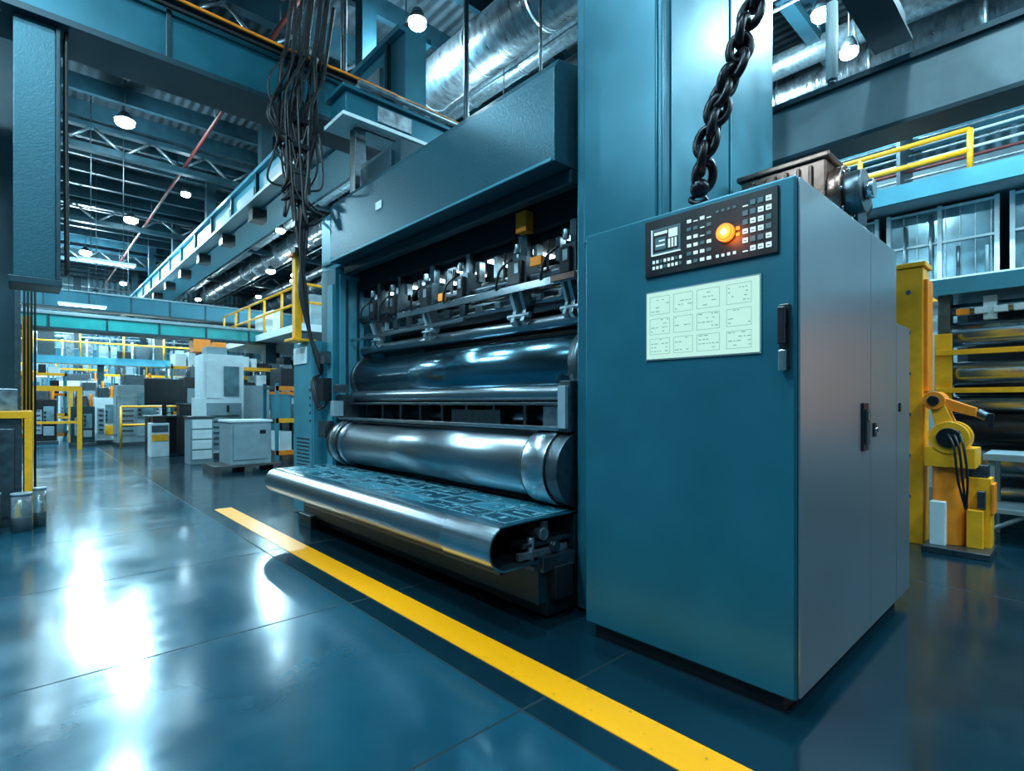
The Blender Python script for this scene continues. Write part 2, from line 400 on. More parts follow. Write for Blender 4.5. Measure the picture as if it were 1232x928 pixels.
def jprofile(t0=0.0):
    pts=[]; R=.112+t0; cx,cz=1.80,.457
    pts.append((2.42,.575+t0)); pts.append((1.95,.572+t0))
    for k in range(0,25):
        a=math.pi/2+math.pi*k/24
        pts.append((cx+R*math.cos(a),cz+R*math.sin(a)))
    pts.append((2.02,.345-t0))
    return pts
def sheet(b,pts,y0,y1,th,mat,m0=None,n0=4):
    n=len(pts); nor=[]
    for i in range(n):
        a=Vector(pts[max(0,i-1)]);c_=Vector(pts[min(n-1,i+1)]);t=(c_-a).normalized(); nor.append(Vector((t.y,-t.x)))
    inner=[(pts[i][0]-nor[i].x*-th,pts[i][1]-nor[i].y*-th) for i in range(n)]
    V=b.bm.verts.new
    A=[V((p[0],y0,p[1])) for p in pts];Bv=[V((p[0],y1,p[1])) for p in pts]
    C=[V((p[0],y0,p[1])) for p in inner];D=[V((p[0],y1,p[1])) for p in inner]
    E=[V((p[0],y0,p[1])) for p in pts];F=[V((p[0],y0,p[1])) for p in inner]
    for i in range(n-1):
        mm=b.mi(m0 if (m0 and i<n0) else mat)
        f=b.bm.faces.new((A[i],A[i+1],Bv[i+1],Bv[i])); f.material_index=mm; f.smooth=True
        f.normal_update()
        mid=Vector(((pts[i][0]+pts[i+1][0])/2-(inner[i][0]+inner[i+1][0])/2,0,(pts[i][1]+pts[i+1][1])/2-(inner[i][1]+inner[i+1][1])/2))
        if f.normal.dot(mid)<0: f.normal_flip()
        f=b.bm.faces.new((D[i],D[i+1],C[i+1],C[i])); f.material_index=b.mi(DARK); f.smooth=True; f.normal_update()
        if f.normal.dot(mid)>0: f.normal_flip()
        f=b.bm.faces.new((E[i],E[i+1],F[i+1],F[i])); f.material_index=b.mi(CHROME)
b=B()
sheet(b,jprofile(),2.02,5.32,-.008,STEEL,SHEET)
sheet(b,jprofile(.006)[5:],2.0,2.42,-.010,CHROME)
b.box(1.70,1.705,2.42,2.424,.40,.50,BLACK)
b.done('delivery_table',pr)
b=B(); rs=random.Random(3)
def ztop(x): return .572+(x-1.95)*(.003/.47) if x>1.95 else .5695+(x-1.80)*(.0025/.15)
def inkr(x0,x1,y0,y1,m,h=.0012):
    z=max(ztop(x0),ztop(x1)); b.box(x0,x1,y0,y1,z-.001,z+h,m)
y=2.06
while y<5.25:
    wy=rs.uniform(.20,.36); x=1.85
    while x<2.34:
        wx=rs.uniform(.09,.18); x1=min(x+wx,2.38); y1=min(y+wy,5.28)
        kind=rs.random()
        if kind<.3: inkr(x,x1,y,y1,INK2)
        for (a0,a1,c0,c1) in ((x,x+.004,y,y1),(x1-.004,x1,y,y1),(x,x1,y,y+.006),(x,x1,y1-.006,y1)): inkr(a0,a1,c0,c1,INK1,.0018)
        for k in range(rs.randint(3,7)):
            a=rs.uniform(x+.01,x1-.02); q=rs.uniform(y+.01,y1-.08)
            if rs.random()<.5: inkr(a,a+.005,q,min(q+rs.uniform(.04,.18),y1-.01),INK1,.002)
            else: inkr(a,min(a+rs.uniform(.01,.05),x1-.006),q,q+rs.uniform(.006,.03),INK1 if rs.random()<.6 else INK2,.002)
        x=x1+.014
    y+=wy+.018
b.done('printed_artwork',pr)
b=B()
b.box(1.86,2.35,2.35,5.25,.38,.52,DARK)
for k in range(4): b.box(1.95,2.12,2.5+.85*k,2.56+.85*k,.30,.40,STEELD)
b.box(1.92,2.30,2.03,2.06,.36,.40,GALV).box(1.95,2.32,2.03,2.30,.42,.445,STEELD)
b.cyl((2.10,2.02,.48),(2.10,2.16,.48),.035,GALV).cyl((2.18,2.0,.40),(2.18,2.18,.40),.03,STEELD)
b.cyl((2.02,2.05,.34),(2.02,2.05,.47),.022,GALV,seg=12).cyl((2.12,2.05,.44),(2.12,2.05,.55),.028,STEELD,seg=12)
b.box(2.06,2.32,1.99,2.05,.28,.36,STEELD).box(2.14,2.28,1.97,2.03,.12,.30,DARK)
b.box(2.0,2.3,2.0,2.2,.30,.325,STEELD)
b.done('table_supports',pr,.004)

# cable bundle
b=B()
for k in range(18):
    x=2.20+random.uniform(-.12,.34); dx=random.uniform(-.22,.12); dy=random.uniform(-.1,.1)
    P=[(x+.1,5.9,5.6+random.random()),(x,5.88,5.1),(x-.1,5.75,4.75+random.uniform(-.2,.2)),(x-.18+dx,5.62+dy,4.2+random.uniform(-.2,.2)),(2.08+random.uniform(-.14,.12),5.60+dy,3.6+random.uniform(-.15,.15))]
    if k<6: P+=[(2.12+random.uniform(-.10,.06),5.56+dy,3.0),(2.17+dx*.4,5.5+dy*.5,2.4),(2.18,5.46,1.9),(2.27,5.40,1.5+.03*k)]
    elif k<12: P+=[(2.15,5.56+dy,3.3+random.uniform(-.3,.1)),(2.35,5.5,3.18)]
    else: P+=[(2.0+random.uniform(-.1,.1),5.58,3.2+random.uniform(-.3,.2)),(2.12,5.6,3.5+random.uniform(-.1,.3))]
    b.tube(P,random.uniform(.012,.026),RUBBER,seg=6)
for k in range(5):
    x=2.15+.06*k; q=random.uniform(-.15,.15)
    b.tube([(x,5.90,4.55),(x-.12+q,5.7,4.1),(x-.3,5.6+q*.5,3.75+q),(x-.30+q,5.6,3.5+q),(x-.15,5.6,3.45),(x-.02,5.6,3.7+q),(x-.05,5.6,4.1)],.012,RUBBER,seg=6)
for k in range(6): b.box(2.04,2.18,5.50,5.62,4.1-.27*k,4.15-.27*k,BLACK)
b.box(2.04,2.2,5.5,5.62,3.38,3.55,BLACK)
for k in range(4):
    b.tube([(2.27,5.4,1.5),(2.18-.01*k,5.35,1.42),(2.17,5.28,1.28-.04*k),(2.22,5.25,1.15),(2.27,5.22,1.25)],.010,RUBBER,seg=6)
b.box(2.2,2.285,5.18,5.36,1.22,1.45,BLACK); b.box(2.22,2.285,5.2,5.3,1.6,1.72,STEELD); b.box(2.2,2.285,5.14,5.3,.85,1.02,STEELD)
b.done('hanging_cable_bundle')
B().box(2.10,2.17,5.66,5.75,1.86,2.75,YEL).box(2.05,2.3,5.60,5.84,1.851,1.88,YEL).box(2.07,2.2,5.63,5.78,2.75,2.78,ORG).done('yellow_guard_post',None,.005)

b=B()
path=[Vector(p) for p in ((2.34,.93,3.62),(2.31,.95,3.25),(2.32,.97,3.0),(2.28,1.0,2.78),(2.24,1.05,2.6),(2.20,1.10,2.44),(2.19,1.13,2.3),(2.20,1.16,2.17))]
pts=[]
for i in range(len(path)-1):
    for k in range(8): pts.append(path[i].lerp(path[i+1],k/8))
pts.append(path[-1]); out=[pts[0]]; acc=0
for i in range(1,len(pts)):
    acc+=(pts[i]-pts[i-1]).length
    if acc>=.058: out.append(pts[i]); acc=0
for i in range(len(out)-1):
    c0=(out[i]+out[i+1])/2; t=(out[i+1]-out[i]).normalized()
    side=t.cross(Vector((.7,.7,0))).normalized(); oth=t.cross(side).normalized()
    s=side if i%2 else oth
    s=(s+(oth if i%2 else side)*.7*math.sin(i*2.3)).normalized()
    off=side*.012*math.sin(i*1.7)
    Lp=[]
    for a in range(10):
        q=2*math.pi*a/10; Lp.append(c0+off+t*.060*math.cos(q)+s*.040*math.sin(q))
    b.tube(Lp,.0195,CHAINM,seg=8,closed=True,sub=2)
b.cyl((2.34,.93,3.6),(2.34,.93,3.69),.03,STEELD,seg=12)
b.sph((2.2,1.165,2.15),.042,CHAINM); b.tube([(2.2,1.165,2.13),(2.2,1.21,2.11),(2.2,1.17,2.085),(2.2,1.13,2.10)],.012,CHAINM)
b.sph((2.33,.94,3.33),.05,CHAINM,(1,1,1.3))
b.done('hoist_chain')
b=B()
b.box(2.2,4.5,.86,1.0,3.72,3.9,TEALD); b.box(2.2,4.5,.82,1.04,3.7,3.725,TEALD)
b.cyl((2.5,.93,3.9),(2.5,.93,HC),.02,STEELD).cyl((4.2,.93,3.9),(4.2,.93,HC),.02,STEELD)
b.done('hoist_rail')
b=B(); b.cyl((3.35,.98,3.02),(3.35,.98,3.45),.03,WHITE,seg=16).cyl((3.35,.98,3.45),(3.35,.98,3.7),.012,RUBBER,seg=8).cyl((3.35,.98,2.99),(3.35,.98,3.02),.02,STEELD,seg=12)
b.done('pendant_tube_lamp')

b=B()
b.box(4.5,4.72,-5.9,5.0,3.16,3.56,GREY).box(4.46,4.76,-5.9,5.0,3.13,3.16,TEALD).box(4.46,4.76,-5.9,5.0,3.56,3.60,TEALD)
for y in (-4,-1,2,4.5): b.cyl((4.61,y,3.6),(4.61,y,HC),.02,STEELD)
b.done('overhead_beam')
b=B()
b.box(-7.9,5.2,6.0,6.45,4.50,5.05,TEAL).box(-7.9,5.2,5.93,6.52,4.44,4.50,TEALD).box(-7.9,5.2,5.93,6.52,5.05,5.10,TEALD)
for x in range(-7,5,2): b.box(x,x+.04,5.97,6.0,4.5,5.05,TEALD)
b.tube([(-7,5.9,5.06),(-2,5.9,5.05),(0,5.9,5.08),(2,5.9,5.05),(3,5.9,5.07),(5,5.9,5.06)],.020,ORG,seg=6)
b.tube([(-7,5.92,4.98),(0,5.92,4.98),(5,5.92,4.98)],.025,RUBBER,seg=6)
for x in (-6,-2,2.9,4.8): b.cyl((x,6.22,5.1),(x,6.22,HC),.04,STEELD)
b.done('crane_cross_beam',None,.004)
b=B()
b.box(-.07,.20,6.02,6.40,2.26,4.44,HOODM).box(.2,.23,6.0,6.42,2.26,4.44,TEALD).box(-.1,.24,6.0,6.42,2.2,2.26,TEALD)
for k in range(4): b.tube([(.27,6.05+.07*k,4.44),(.27,6.05+.07*k,3.4),(.28,6.05+.07*k,2.35)],.016,RUBBER,seg=6)
b.done('hanging_service_duct',None,.006)
b=B()
b.box(2.35,3.9,5.0,5.35,4.08,4.32,TEAL).box(2.3,3.9,4.95,5.4,4.04,4.08,WHITE).box(2.3,3.9,4.95,5.4,4.32,4.36,TEAL)
b.box(2.5,2.62,5.1,5.22,3.155,4.04,STEELD).box(3.2,3.32,5.1,5.22,3.285,4.04,STEELD)
b.box(2.7,3.1,4.98,5.0,4.12,4.28,GALV)
b.cyl((2.45,4.97,3.98),(3.9,4.97,3.98),.02,STEELD); b.cyl((2.45,4.93,4.4),(3.9,4.93,4.4),.03,GALV)
for k in range(5): b.box(2.5+.28*k,2.62+.28*k,4.98,5.3,4.36,4.46,random.choice((STEELD,GREY)))
b.done('hoist_trolley_beam',None,.004)

b=B()
b.box(4.0,4.35,6.6,36,5.55,6.5,TEALL).box(3.85,4.5,6.6,36,5.45,5.55,TEALL).box(3.9,4.45,6.6,36,6.5,6.58,TEALL)
for k in range(15): b.box(3.93,4.0,7+2*k,7.06+2*k,5.55,6.5,TEALD)
for k in range(15): b.box(3.97,4.0,7.3+2*k,8.6+2*k,5.75,6.3,GREY)
b.box(3.55,3.85,6.6,36,5.50,5.56,GREY)
for k in range(12): b.box(3.65,3.95,7.5+2.4*k,7.8+2.4*k,5.2,5.45,BLACK)
for k in range(6): b.box(4.05,4.3,8+5*k,8.25+5*k,6.58,HC,TEALD)
b.done('crane_runway_girder')
b=B()
b.box(-4.3,-4,6.6,36,5.5,6.4,TEAL).box(-4.4,-3.9,6.6,36,5.4,5.5,TEALL)
for k in range(6): b.box(-4.3,-4.05,8+5*k,8.25+5*k,6.4,HC,TEALD)
b.done('crane_runway_girder')
b=B()
b.tube([(3.1,4,7.4),(3.1,20,7.4),(3.1,36,7.4)],.04,PIPER,seg=10,sub=1)
for y in range(5,36,4): b.cyl((3.1,y,7.4),(3.1,y,HC),.015,STEELD,seg=6)
b.done('sprinkler_pipe')
for (x,r,z,m) in ((5.75,.42,7.25,DUCTM),(6.75,.22,7.5,GALV),(7.7,.40,7.3,DUCTM),(9.9,.2,7.2,GALV),(10.9,.38,7.1,DUCTM)):
    b=B(); b.cyl((x,-4,z),(x,34,z),r,m,seg=28)
    for k in range(25): b.cyl((x,-3.5+1.5*k,z),(x,-3.44+1.5*k,z),r+.02,GALV,seg=28)
    for k in range(8): b.box(x-.01,x+.01,-3+5*k,-2.96+5*k,z,HC,STEELD)
    b.done('ventilation_duct')
b=B()
for k in range(34):
    y=-5.5+1.25*k; b.box(X0,X1,y,y+.12,7.86,H,TEALD)
b.done('roof_purlins')
for y in (3,9.5,16,22.5,29):
    b=B(); b.box(X0,X1,y,y+.2,7.2,7.35,TEALD).box(X0,X1,y,y+.2,7.75,7.86,TEALD)
    x=X0+.2
    while x<X1-1:
        b.cyl((x,y+.1,7.3),(x+.6,y+.1,7.8),.035,GALV,seg=6).cyl((x+.6,y+.1,7.8),(x+1.2,y+.1,7.3),.035,GALV,seg=6); x+=1.2
    b.done('roof_truss')
b=B()
for x in (-1.2,6.35,8.3,12,12.6):
    b.cyl((x,-5,7.1),(x,36,7.1),.03,GALV,seg=8)
b.done('electrical_conduits')
b=B()
b.box(11.6,12.0,-5,30,5.9,6.2,TEALD).box(11.5,12.1,-5,30,5.84,5.9,TEALL)
for y in range(-4,30,5): b.cyl((11.8,y,6.2),(11.8,y,HC),.03,STEELD)
b.done('pipe_rack_beam')

# ------------------------------------------------------------------ lamps
def highbay(x,y,z=7.5,p=260,r=.17,omni=False):
    e=empty('high_bay_lamp')
    b=B(); b.cyl((x,y,z),(x,y,z+.18),r*1.1,STEELD,.07,seg=24); b.cyl((x,y,z+.18),(x,y,HC),.012,STEELD,seg=6)
    b.done('housing',e)
    b=B(); b.sph((x,y,z-.04),r,LAMPE,(1,1,.55)); b.done('emitter',e)
    if p:
        if omni:
            l=bpy.data.lights.new('lamp_light','POINT'); l.energy=p; l.color=CY; l.shadow_soft_size=.15
            o=bpy.data.objects.new('lamp_light',l); scn.collection.objects.link(o); o.location=(x,y,z-.3); o.parent=e
        else: area('lamp_light',(x,y,z-.2),.35,p,CY,e)
for q in ((1.6,14.1,7.3,420,.18,True),(2.6,21.5,7.3,1300,.2),(4.61,7.58,7.2,480,.14,True),(4.36,6.85,6.95,0,.13),(6.15,6.9,6.3,480,.13,True),(8.5,2.62,6.85,480,.13,True),(9.05,2.42,6.45,0,.12),
          (1.82,27.4,7.3,1600,.2,True),(7.4,22.6,6.6,900),(8.4,22.6,6.6,0),(0.0,33,7.3,1500),(-1.5,17,7.3,650),(-2,9,7.3,340),(-1.0,3.0,7.0,280),(8.6,14,6.6,600),(1.0,33.5,7.0,0),(.2,.6,7.0,130),(12.9,-1.0,7.2,550,.17,True),  # the entries nearest the camera are key lamps added out of view
          (.05,13,7.2,0,.12),(3.4,17.5,7.2,0,.12),(7.2,11.5,6.5,0,.12),(8.6,9.2,6.6,0,.12)):
    highbay(*q)
for (x,y) in ((.4,18.5),(-.9,22),(-.6,27.5),(3.45,31),(5.6,29),(7.0,33),(9.2,30),(9.2,25),(2.7,35),(-2.5,31),(0.6,24),(6.2,18.0)):
    highbay(x,y,6.9,0,.14)
def strip(x,y,z,lx,ly,p):  # added fill light in a fixture shape, not a known lamp
    e=empty('added_fill_strip')
    b=B(); b.box(x-lx/2-.03,x+lx/2+.03,y-ly/2-.03,y+ly/2+.03,z,z+.06,WHITE)
    for sx in (-1,1): b.cyl((x+sx*lx*.3,y+sx*ly*.3,z+.06),(x+sx*lx*.3,y+sx*ly*.3,HC),.01,STEELD,seg=6)
    b.done('housing',e); B().box(x-lx/2,x+lx/2,y-ly/2,y+ly/2,z-.02,z,STRIPE).done('tube',e)
    if p: area('strip_light',(x,y,z-.05),lx,p,CY,e,None,ly)
strip(-2.6,3.4,5.6,.25,2.2,290)
strip(-.6,-2.4,5.6,2.0,.25,120)
strip(5.9,-2.8,5.2,2.4,.2,330)
strip(3.3,-1.7,4.9,1.4,.15,130)
strip(7.0,.2,6.2,.15,2.4,380)
for (x,y,z) in ((1.2,19.0,3.9),(3.0,23,4.0),(.6,25.5,4.1),(5.2,25,4.0),(2.4,30,4.3),(0,31,4.3),(6.5,28,4.2),(1.4,15.2,4.4)): strip(x,y,z,1.0,.10,80)  # strips added as bright dots in the far hall
e=empty('added_warm_panel')  # glowing panel added out of view for a warm sheen on the cabinet side
b=B(); b.box(5.02,5.08,-1.05,-.12,.9,2.0,STEELD).cyl((5.06,-.6,0),(5.06,-.6,.9),.03,STEELD).cyl((5.06,-.6,0),(5.06,-.6,.03),.2,STEELD)
b.done('stand',e); B().box(5.0,5.02,-1.02,-.15,.95,1.95,WARM).done('panel',e)

# ------------------------------------------------------------------ right background
b=B()
b.box(9.0,15.9,-5.9,12,4.02,4.16,GREY).box(8.92,9.0,-5.9,12,3.98,4.22,TEALL)
for y in (-5,-1.6,3.2,8): b.box(9.1,9.4,y,y+.3,0,4.02,TEALD)
b.done('mezzanine_platform')
def rail(name,pts,h=.62,mat=YEL,r=.028):
    b=B()
    P=[Vector(p) for p in pts]
    for i in range(len(P)-1):
        a,c=P[i],P[i+1]
        for hh in (h,h*.55): b.cyl(a+Vector((0,0,hh)),c+Vector((0,0,hh)),r,mat,seg=8)
        n=max(1,int((c-a).length/1.2))
        for k in range(n+1):
            q=a.lerp(c,k/n); b.cyl(q,q+Vector((0,0,h)),r,mat,seg=8)
    b.done(name)
rail('guard_rail',[(9.1,1.05,4.165),(9.1,6,4.165)],.62,r=.035)
rail('guard_rail',[(9.1,-5,4.165),(9.1,-.6,4.165)],.62)
b=B()
for k in range(8): b.cyl((10.2+.1*k,-5,4.45+.16*k),(10.2+.1*k,8,4.45+.16*k),.024,[PIPER,WHITE,GALV,PIPER,WHITE,GALV,WHITE,GALV][k],seg=6)
for y in (-4,-1,2,5,8): b.box(10.1,11.0,y,y+.05,4.17,5.7,STEELD)
b.done('pipe_run')
b=B()
b.box(12.5,15.8,-3,5,4.17,5.6,GREY)
for k in range(9): b.box(12.46,12.5,-2.9+.9*k,-2.2+.9*k,4.4,5.4,WHITE if k%3 else WIN)
b.done('control_room_module')
for i in range(8):
    y=-4.6+1.35*i
    b=B(); b.box(9.55,9.58,y,y+1.25,2.95,3.95,WIN)
    for yy in (y,y+.6,y+1.2): b.box(9.50,9.56,yy,yy+.05,2.92,3.98,WHITE)
    for zz in (2.92,3.45,3.93): b.box(9.51,9.55,y,y+1.25,zz,zz+.03,WHITE)
    for k in range(7): b.box(9.53,9.55,y+.08+.16*k,y+.09+.16*k,2.95,3.93,GALV)
    for k in range(4):
        b.cyl((9.48,y+.12+.3*k,2.95),(9.48,y+.12+.3*k,3.3+random.random()*.6),.02,random.choice((GREY,GALV,STEELD)),seg=8)
    b.done('window_%d'%(i+1))
b=B()
b.box(9.3,9.6,-5.9,12,2.74,2.92,WHITE).box(9.25,9.3,-5.9,12,2.60,2.66,YEL).box(9.5,9.6,-5.9,12,0,2.74,GREY)
b.done('trim_1')
b=B()
b.box(5.60,5.85,.95,1.15,.0,2.36,YEL).box(5.58,5.87,.93,1.17,2.36,2.40,YEL)
for k in range(6): b.cyl((5.59,1.05,.4+.35*k),(5.60,1.05,.4+.35*k),.02,STEELD,seg=10)
b.box(5.62,5.84,.92,.95,1.3,2.25,ORG)
b.done('yellow_support_post',None,.008)
b=B()
b.box(5.35,5.80,.50,.92,.0,.05,STEELD).box(5.44,5.54,.78,.88,.05,.40,WHITE)
b.cyl((5.62,.78,.05),(5.62,.78,.75),.11,ORG).box(5.47,5.8,.60,.92,.68,.84,YEL)
b.cyl((5.46,.76,.92),(5.70,.76,.92),.13,YEL,seg=32).cyl((5.44,.76,.92),(5.46,.76,.92),.08,BLACK,seg=24)
b.prism([(.70,.95),(.84,.95),(.90,1.22),(.82,1.26)],5.50,5.66,YEL,'x')
b.cyl((5.47,.86,1.22),(5.69,.86,1.22),.075,ORG,seg=24).cyl((5.45,.86,1.22),(5.47,.86,1.22),.04,BLACK,seg=16)
b.prism([(.84,1.16),(.88,1.28),(.60,1.16),(.60,1.09)],5.52,5.62,ORG,'x')
b.cyl((5.57,.60,1.125),(5.57,.54,1.09),.035,STEELD,seg=16).box(5.54,5.60,.50,.54,1.0,1.12,BLACK)
b.box(5.62,5.80,.52,.66,.02,.60,YEL).box(5.60,5.78,.50,.52,.32,.56,ORG).box(5.64,5.76,.54,.66,.60,.70,STEELD)
b.box(5.52,5.60,.56,.66,.05,.35,YEL).box(5.56,5.64,.55,.60,.36,.5,STEELD)
for k in range(3): b.tube([(5.47,.70+.04*k,.98),(5.40,.66+.03*k,.85),(5.42,.64+.03*k,.6),(5.5,.66,.35)],.010,RUBBER,seg=6)
b.done('robot_arm',None,.008)
b=B()
for (y0,y1) in ((.95,1.05),(-.4,-.3),(-2.0,-1.9)):
    b.box(6.9,7.1,y0,y1,0,2.3,STEELD); b.box(8.1,8.3,y0,y1,0,2.3,STEELD); b.box(6.86,6.9,y0-.02,y1+.02,.9,1.9,YEL)
for z in (1.30,1.68): b.box(6.82,6.88,-2.2,1.05,z,z+.05,YEL)
b.box(6.8,8.4,-2.3,1.1,2.3,2.42,TEAL).box(6.78,6.82,-2.3,1.1,2.28,2.44,TEALL)
for (x,z,r,m) in ((7.1,.62,.17,CHROME),(7.05,.95,.14,BLACK),(7.1,1.18,.09,CHROME),(7.05,1.50,.12,CHROME),(7.25,1.42,.14,BLACK),(7.1,1.90,.13,CHROME),(7.05,2.15,.06,CHROME),(7.0,.32,.07,CHROME)):
    b.cyl((x,-2.1,z),(x,.95,z),r,m,seg=24)
for y in (-1.5,-.8,.2,.6): b.box(6.92,7.0,y,y+.10,2.02,2.25,random.choice((WHITE,ORG)))
b.box(7.6,8.2,-2,.9,.2,2.2,DARK)
b.box(6.95,7.2,-2.2,1.1,0,.2,TEALD)
for k in range(6): b.box(6.88,6.95,.1+.14*k,.2+.14*k,2.08,2.14,random.choice((WHITE,ORG,GREY)))
b.done('web_press_unit',None,.004)
b=B()
b.box(6.15,6.7,-.35,.62,.70,.76,GREY)
for (x,y) in ((6.2,-.3),(6.62,-.3),(6.2,.55),(6.62,.55)): b.box(x,x+.05,y,y+.05,0,.7,GREY)
b.box(6.15,6.7,-.35,.62,.25,.29,GREY); b.box(6.2,6.6,-.1,.2,.76,.86,STEEL).box(6.25,6.55,-.3,.1,.29,.45,BLACK)
b.cyl((6.2,.57,.1),(6.2,-.3,.68),.02,GREY)
b.done('steel_workbench',None,.004)
b=B()
b.box(6.6,7.0,1.25,1.7,.0,2.1,WHITE).box(6.57,6.6,1.29,1.66,.1,2.0,WHITE).box(6.56,6.57,1.35,1.6,1.4,1.7,BLACK).box(6.55,6.57,1.32,1.34,.9,1.1,STEELD)
b.done('tall_locker',None,.006)
b=B()
b.box(4.15,5.2,1.3,3.9,.02,1.7,TEALD).box(4.1,4.15,1.3,3.9,.2,1.3,STEELD)
for k in range(5): b.cyl((4.12,1.27,.4+.25*k),(5.1,1.27,.4+.25*k),.03,GALV,seg=8)
b.done('pump_cabinet')

# ------------------------------------------------------------------ left background
b=B()
b.box(-.75,-.02,7.05,7.75,.0,1.05,STEELD).box(-.78,.06,7.0,7.8,1.05,1.12,YEL)
b.box(.0,.06,7.0,7.06,0,1.05,YEL).box(.0,.06,7.74,7.8,0,1.05,YEL).box(-.78,-.72,7.0,7.06,0,1.05,YEL)
for k in range(4): b.box(-.7+.17*k,-.58+.17*k,7.03,7.05,.1,.95,STEELD)
b.box(-.55,-.2,7.2,7.5,1.12,1.5,BLACK).box(-.53,-.22,7.19,7.2,1.16,1.47,MONI)
b.box(-.4,-.05,7.15,7.45,1.12,1.34,GALV)
b.done('operator_station',None,.006)
b=B()
for (x,y,r,h) in ((-.02,6.75,.075,.34),(-.25,6.72,.09,.36),(.11,6.9,.05,.36)):
    b.cyl((x,y,0),(x,y,h),r,CLEAR,seg=20).cyl((x,y,h),(x,y,h+.02),r*1.05,GREY,seg=20).cyl((x,y,0),(x,y,h*.4),r*.9,STEELD,seg=20)
b.done('clear_canisters')
b=B()
b.box(-.35,-.08,8.2,8.5,0,6,TEALD).box(-.08,-.03,8.2,8.5,0,2.6,STEELD).box(-.02,.06,8.25,8.4,.9,2.2,YEL).box(-.45,.02,8.1,8.6,0,.06,STEELD)
b.box(-.35,-.08,8.2,8.5,6,HC,TEALD)
for k in range(4): b.cyl((.0+.03*k,8.15,.1),(.0+.03*k,8.15,4.5),.012,RUBBER,seg=6)
b.done('building_column')
b=B()
b.box(2.80,3.60,12.75,13.5,.12,2.25,WHITE).box(2.85,3.55,12.73,12.75,.2,1.2,GREY).box(2.85,3.15,12.73,12.75,1.3,2.1,WHITE).box(3.2,3.5,12.72,12.75,1.35,2.0,WIN)
b.box(2.75,3.65,12.7,13.55,0,.12,STEELD).box(2.9,3.3,12.9,13.3,2.25,2.42,GREY).box(2.79,2.8,12.8,13.4,.2,1.1,GREY)
for k in range(6): b.box(2.9,3.5,12.715,12.73,.3+.12*k,.34+.12*k,STEELD)
b.box(3.25,3.3,12.70,12.73,1.0,1.15,BLACK)
b.box(3.62,4.2,12.9,13.5,0,1.6,GREY)
b.done('machining_centre',None,.01)
b=B()
b.box(2.62,3.30,10.05,10.75,.12,.86,GREY).box(2.60,3.32,10.03,10.77,.86,.90,WHITE).box(2.67,3.25,10.03,10.05,.2,.8,GREY)
b.box(3.1,3.2,10.02,10.03,.65,.72,BLACK)
b.done('parts_crate',None,.006)
b=B()
for k in range(5): b.box(2.35,3.45,9.95+.17*k,10.07+.17*k,.09,.12,WOOD)
for k in range(3): b.box(2.35+.48*k,2.47+.48*k,9.95,10.75,0,.09,WOOD)
b.done('pallet')
b=B()
b.box(2.35,2.75,11.7,12.2,.0,.9,GREY).box(2.33,2.77,11.68,12.22,.9,.94,STEELD).box(2.45,2.65,11.8,12.1,.94,1.3,WHITE)
for k in range(4): b.box(2.38,2.72,11.685,11.7,.1+.2*k,.27+.2*k,WHITE)
b.done('tool_cabinet',None,.01)
b=B()
b.box(2.15,2.85,14.9,15.5,.0,.85,BLACK).box(2.1,2.9,14.85,15.55,.85,.9,STEELD).cyl((2.5,15.2,.9),(2.5,15.2,1.2),.05,BLACK).box(2.1,2.9,15.15,15.22,1.15,1.78,BLACK).box(2.14,2.86,15.14,15.15,1.2,1.74,BLACK)
b.box(2.2,2.35,14.8,14.85,.3,.5,YEL)
b.done('monitor_workstation',None,.006)
b=B()
b.box(2.05,2.4,14.0,14.4,0,.75,WHITE).box(2.07,2.38,13.98,14.0,.35,.5,YEL).box(2.1,2.35,14.05,14.35,.75,.9,BLACK).box(2.07,2.38,13.98,14.0,.55,.7,STEELD)
b.done('label_printer',None,.006)
b=B()
b.box(2.6,2.95,14.0,14.35,0,1.15,BLACK).box(2.58,2.97,13.98,14.37,1.15,1.2,STEELD)
b.done('waste_bin',None,.01)
def rack(x,y,w,d,h,n=3):
    b=B()
    for xx in (x,x+w-.06):
        for yy in (y,y+d-.06): b.box(xx,xx+.06,yy,yy+.06,0,h,TEALL)
    for k in range(n):
        z=.15+(h-.3)*k/(n-1)
        b.box(x,x+w,y,y+.04,z,z+.09,YEL if k%2 else ORG).box(x,x+w,y+.04,y+d,z+.04,z+.08,STEELD)
        xx=x+.12
        while xx<x+w-.3:
            ww=random.uniform(.12,.30); hh=random.uniform(.12,min(.5,(h-.3)/(n-1)-.15))
            if k<n-1 or random.random()<.6: b.box(xx,xx+ww,y+.06,y+d-.1,z+.08,z+.08+hh,random.choice((WHITE,GREY,BLACK,TEALL,GALV,BLACK,STEELD,WHITE)))
            xx+=ww+random.uniform(.03,.10)
    b.done('storage_rack')
rack(3.7,11.0,1.8,.8,1.6); rack(4.0,15,2.4,.9,2.2,4); rack(3.3,19,2.8,.9,2.4,4); rack(-1.2,22,2.2,.9,2.2,4); rack(5.8,17.5,2.5,.9,2.4,4); rack(2.2,26.2,3,1,2.4,4); rack(-2.2,30,3,1,2.6,4)
rack(6.2,22.0,3,.9,2.6,4); rack(4.4,9.3,1.2,.7,1.5,3); rack(.9,30.5,2.2,1,2.8,4); rack(-1.0,16.5,.9,.8,1.9,4)
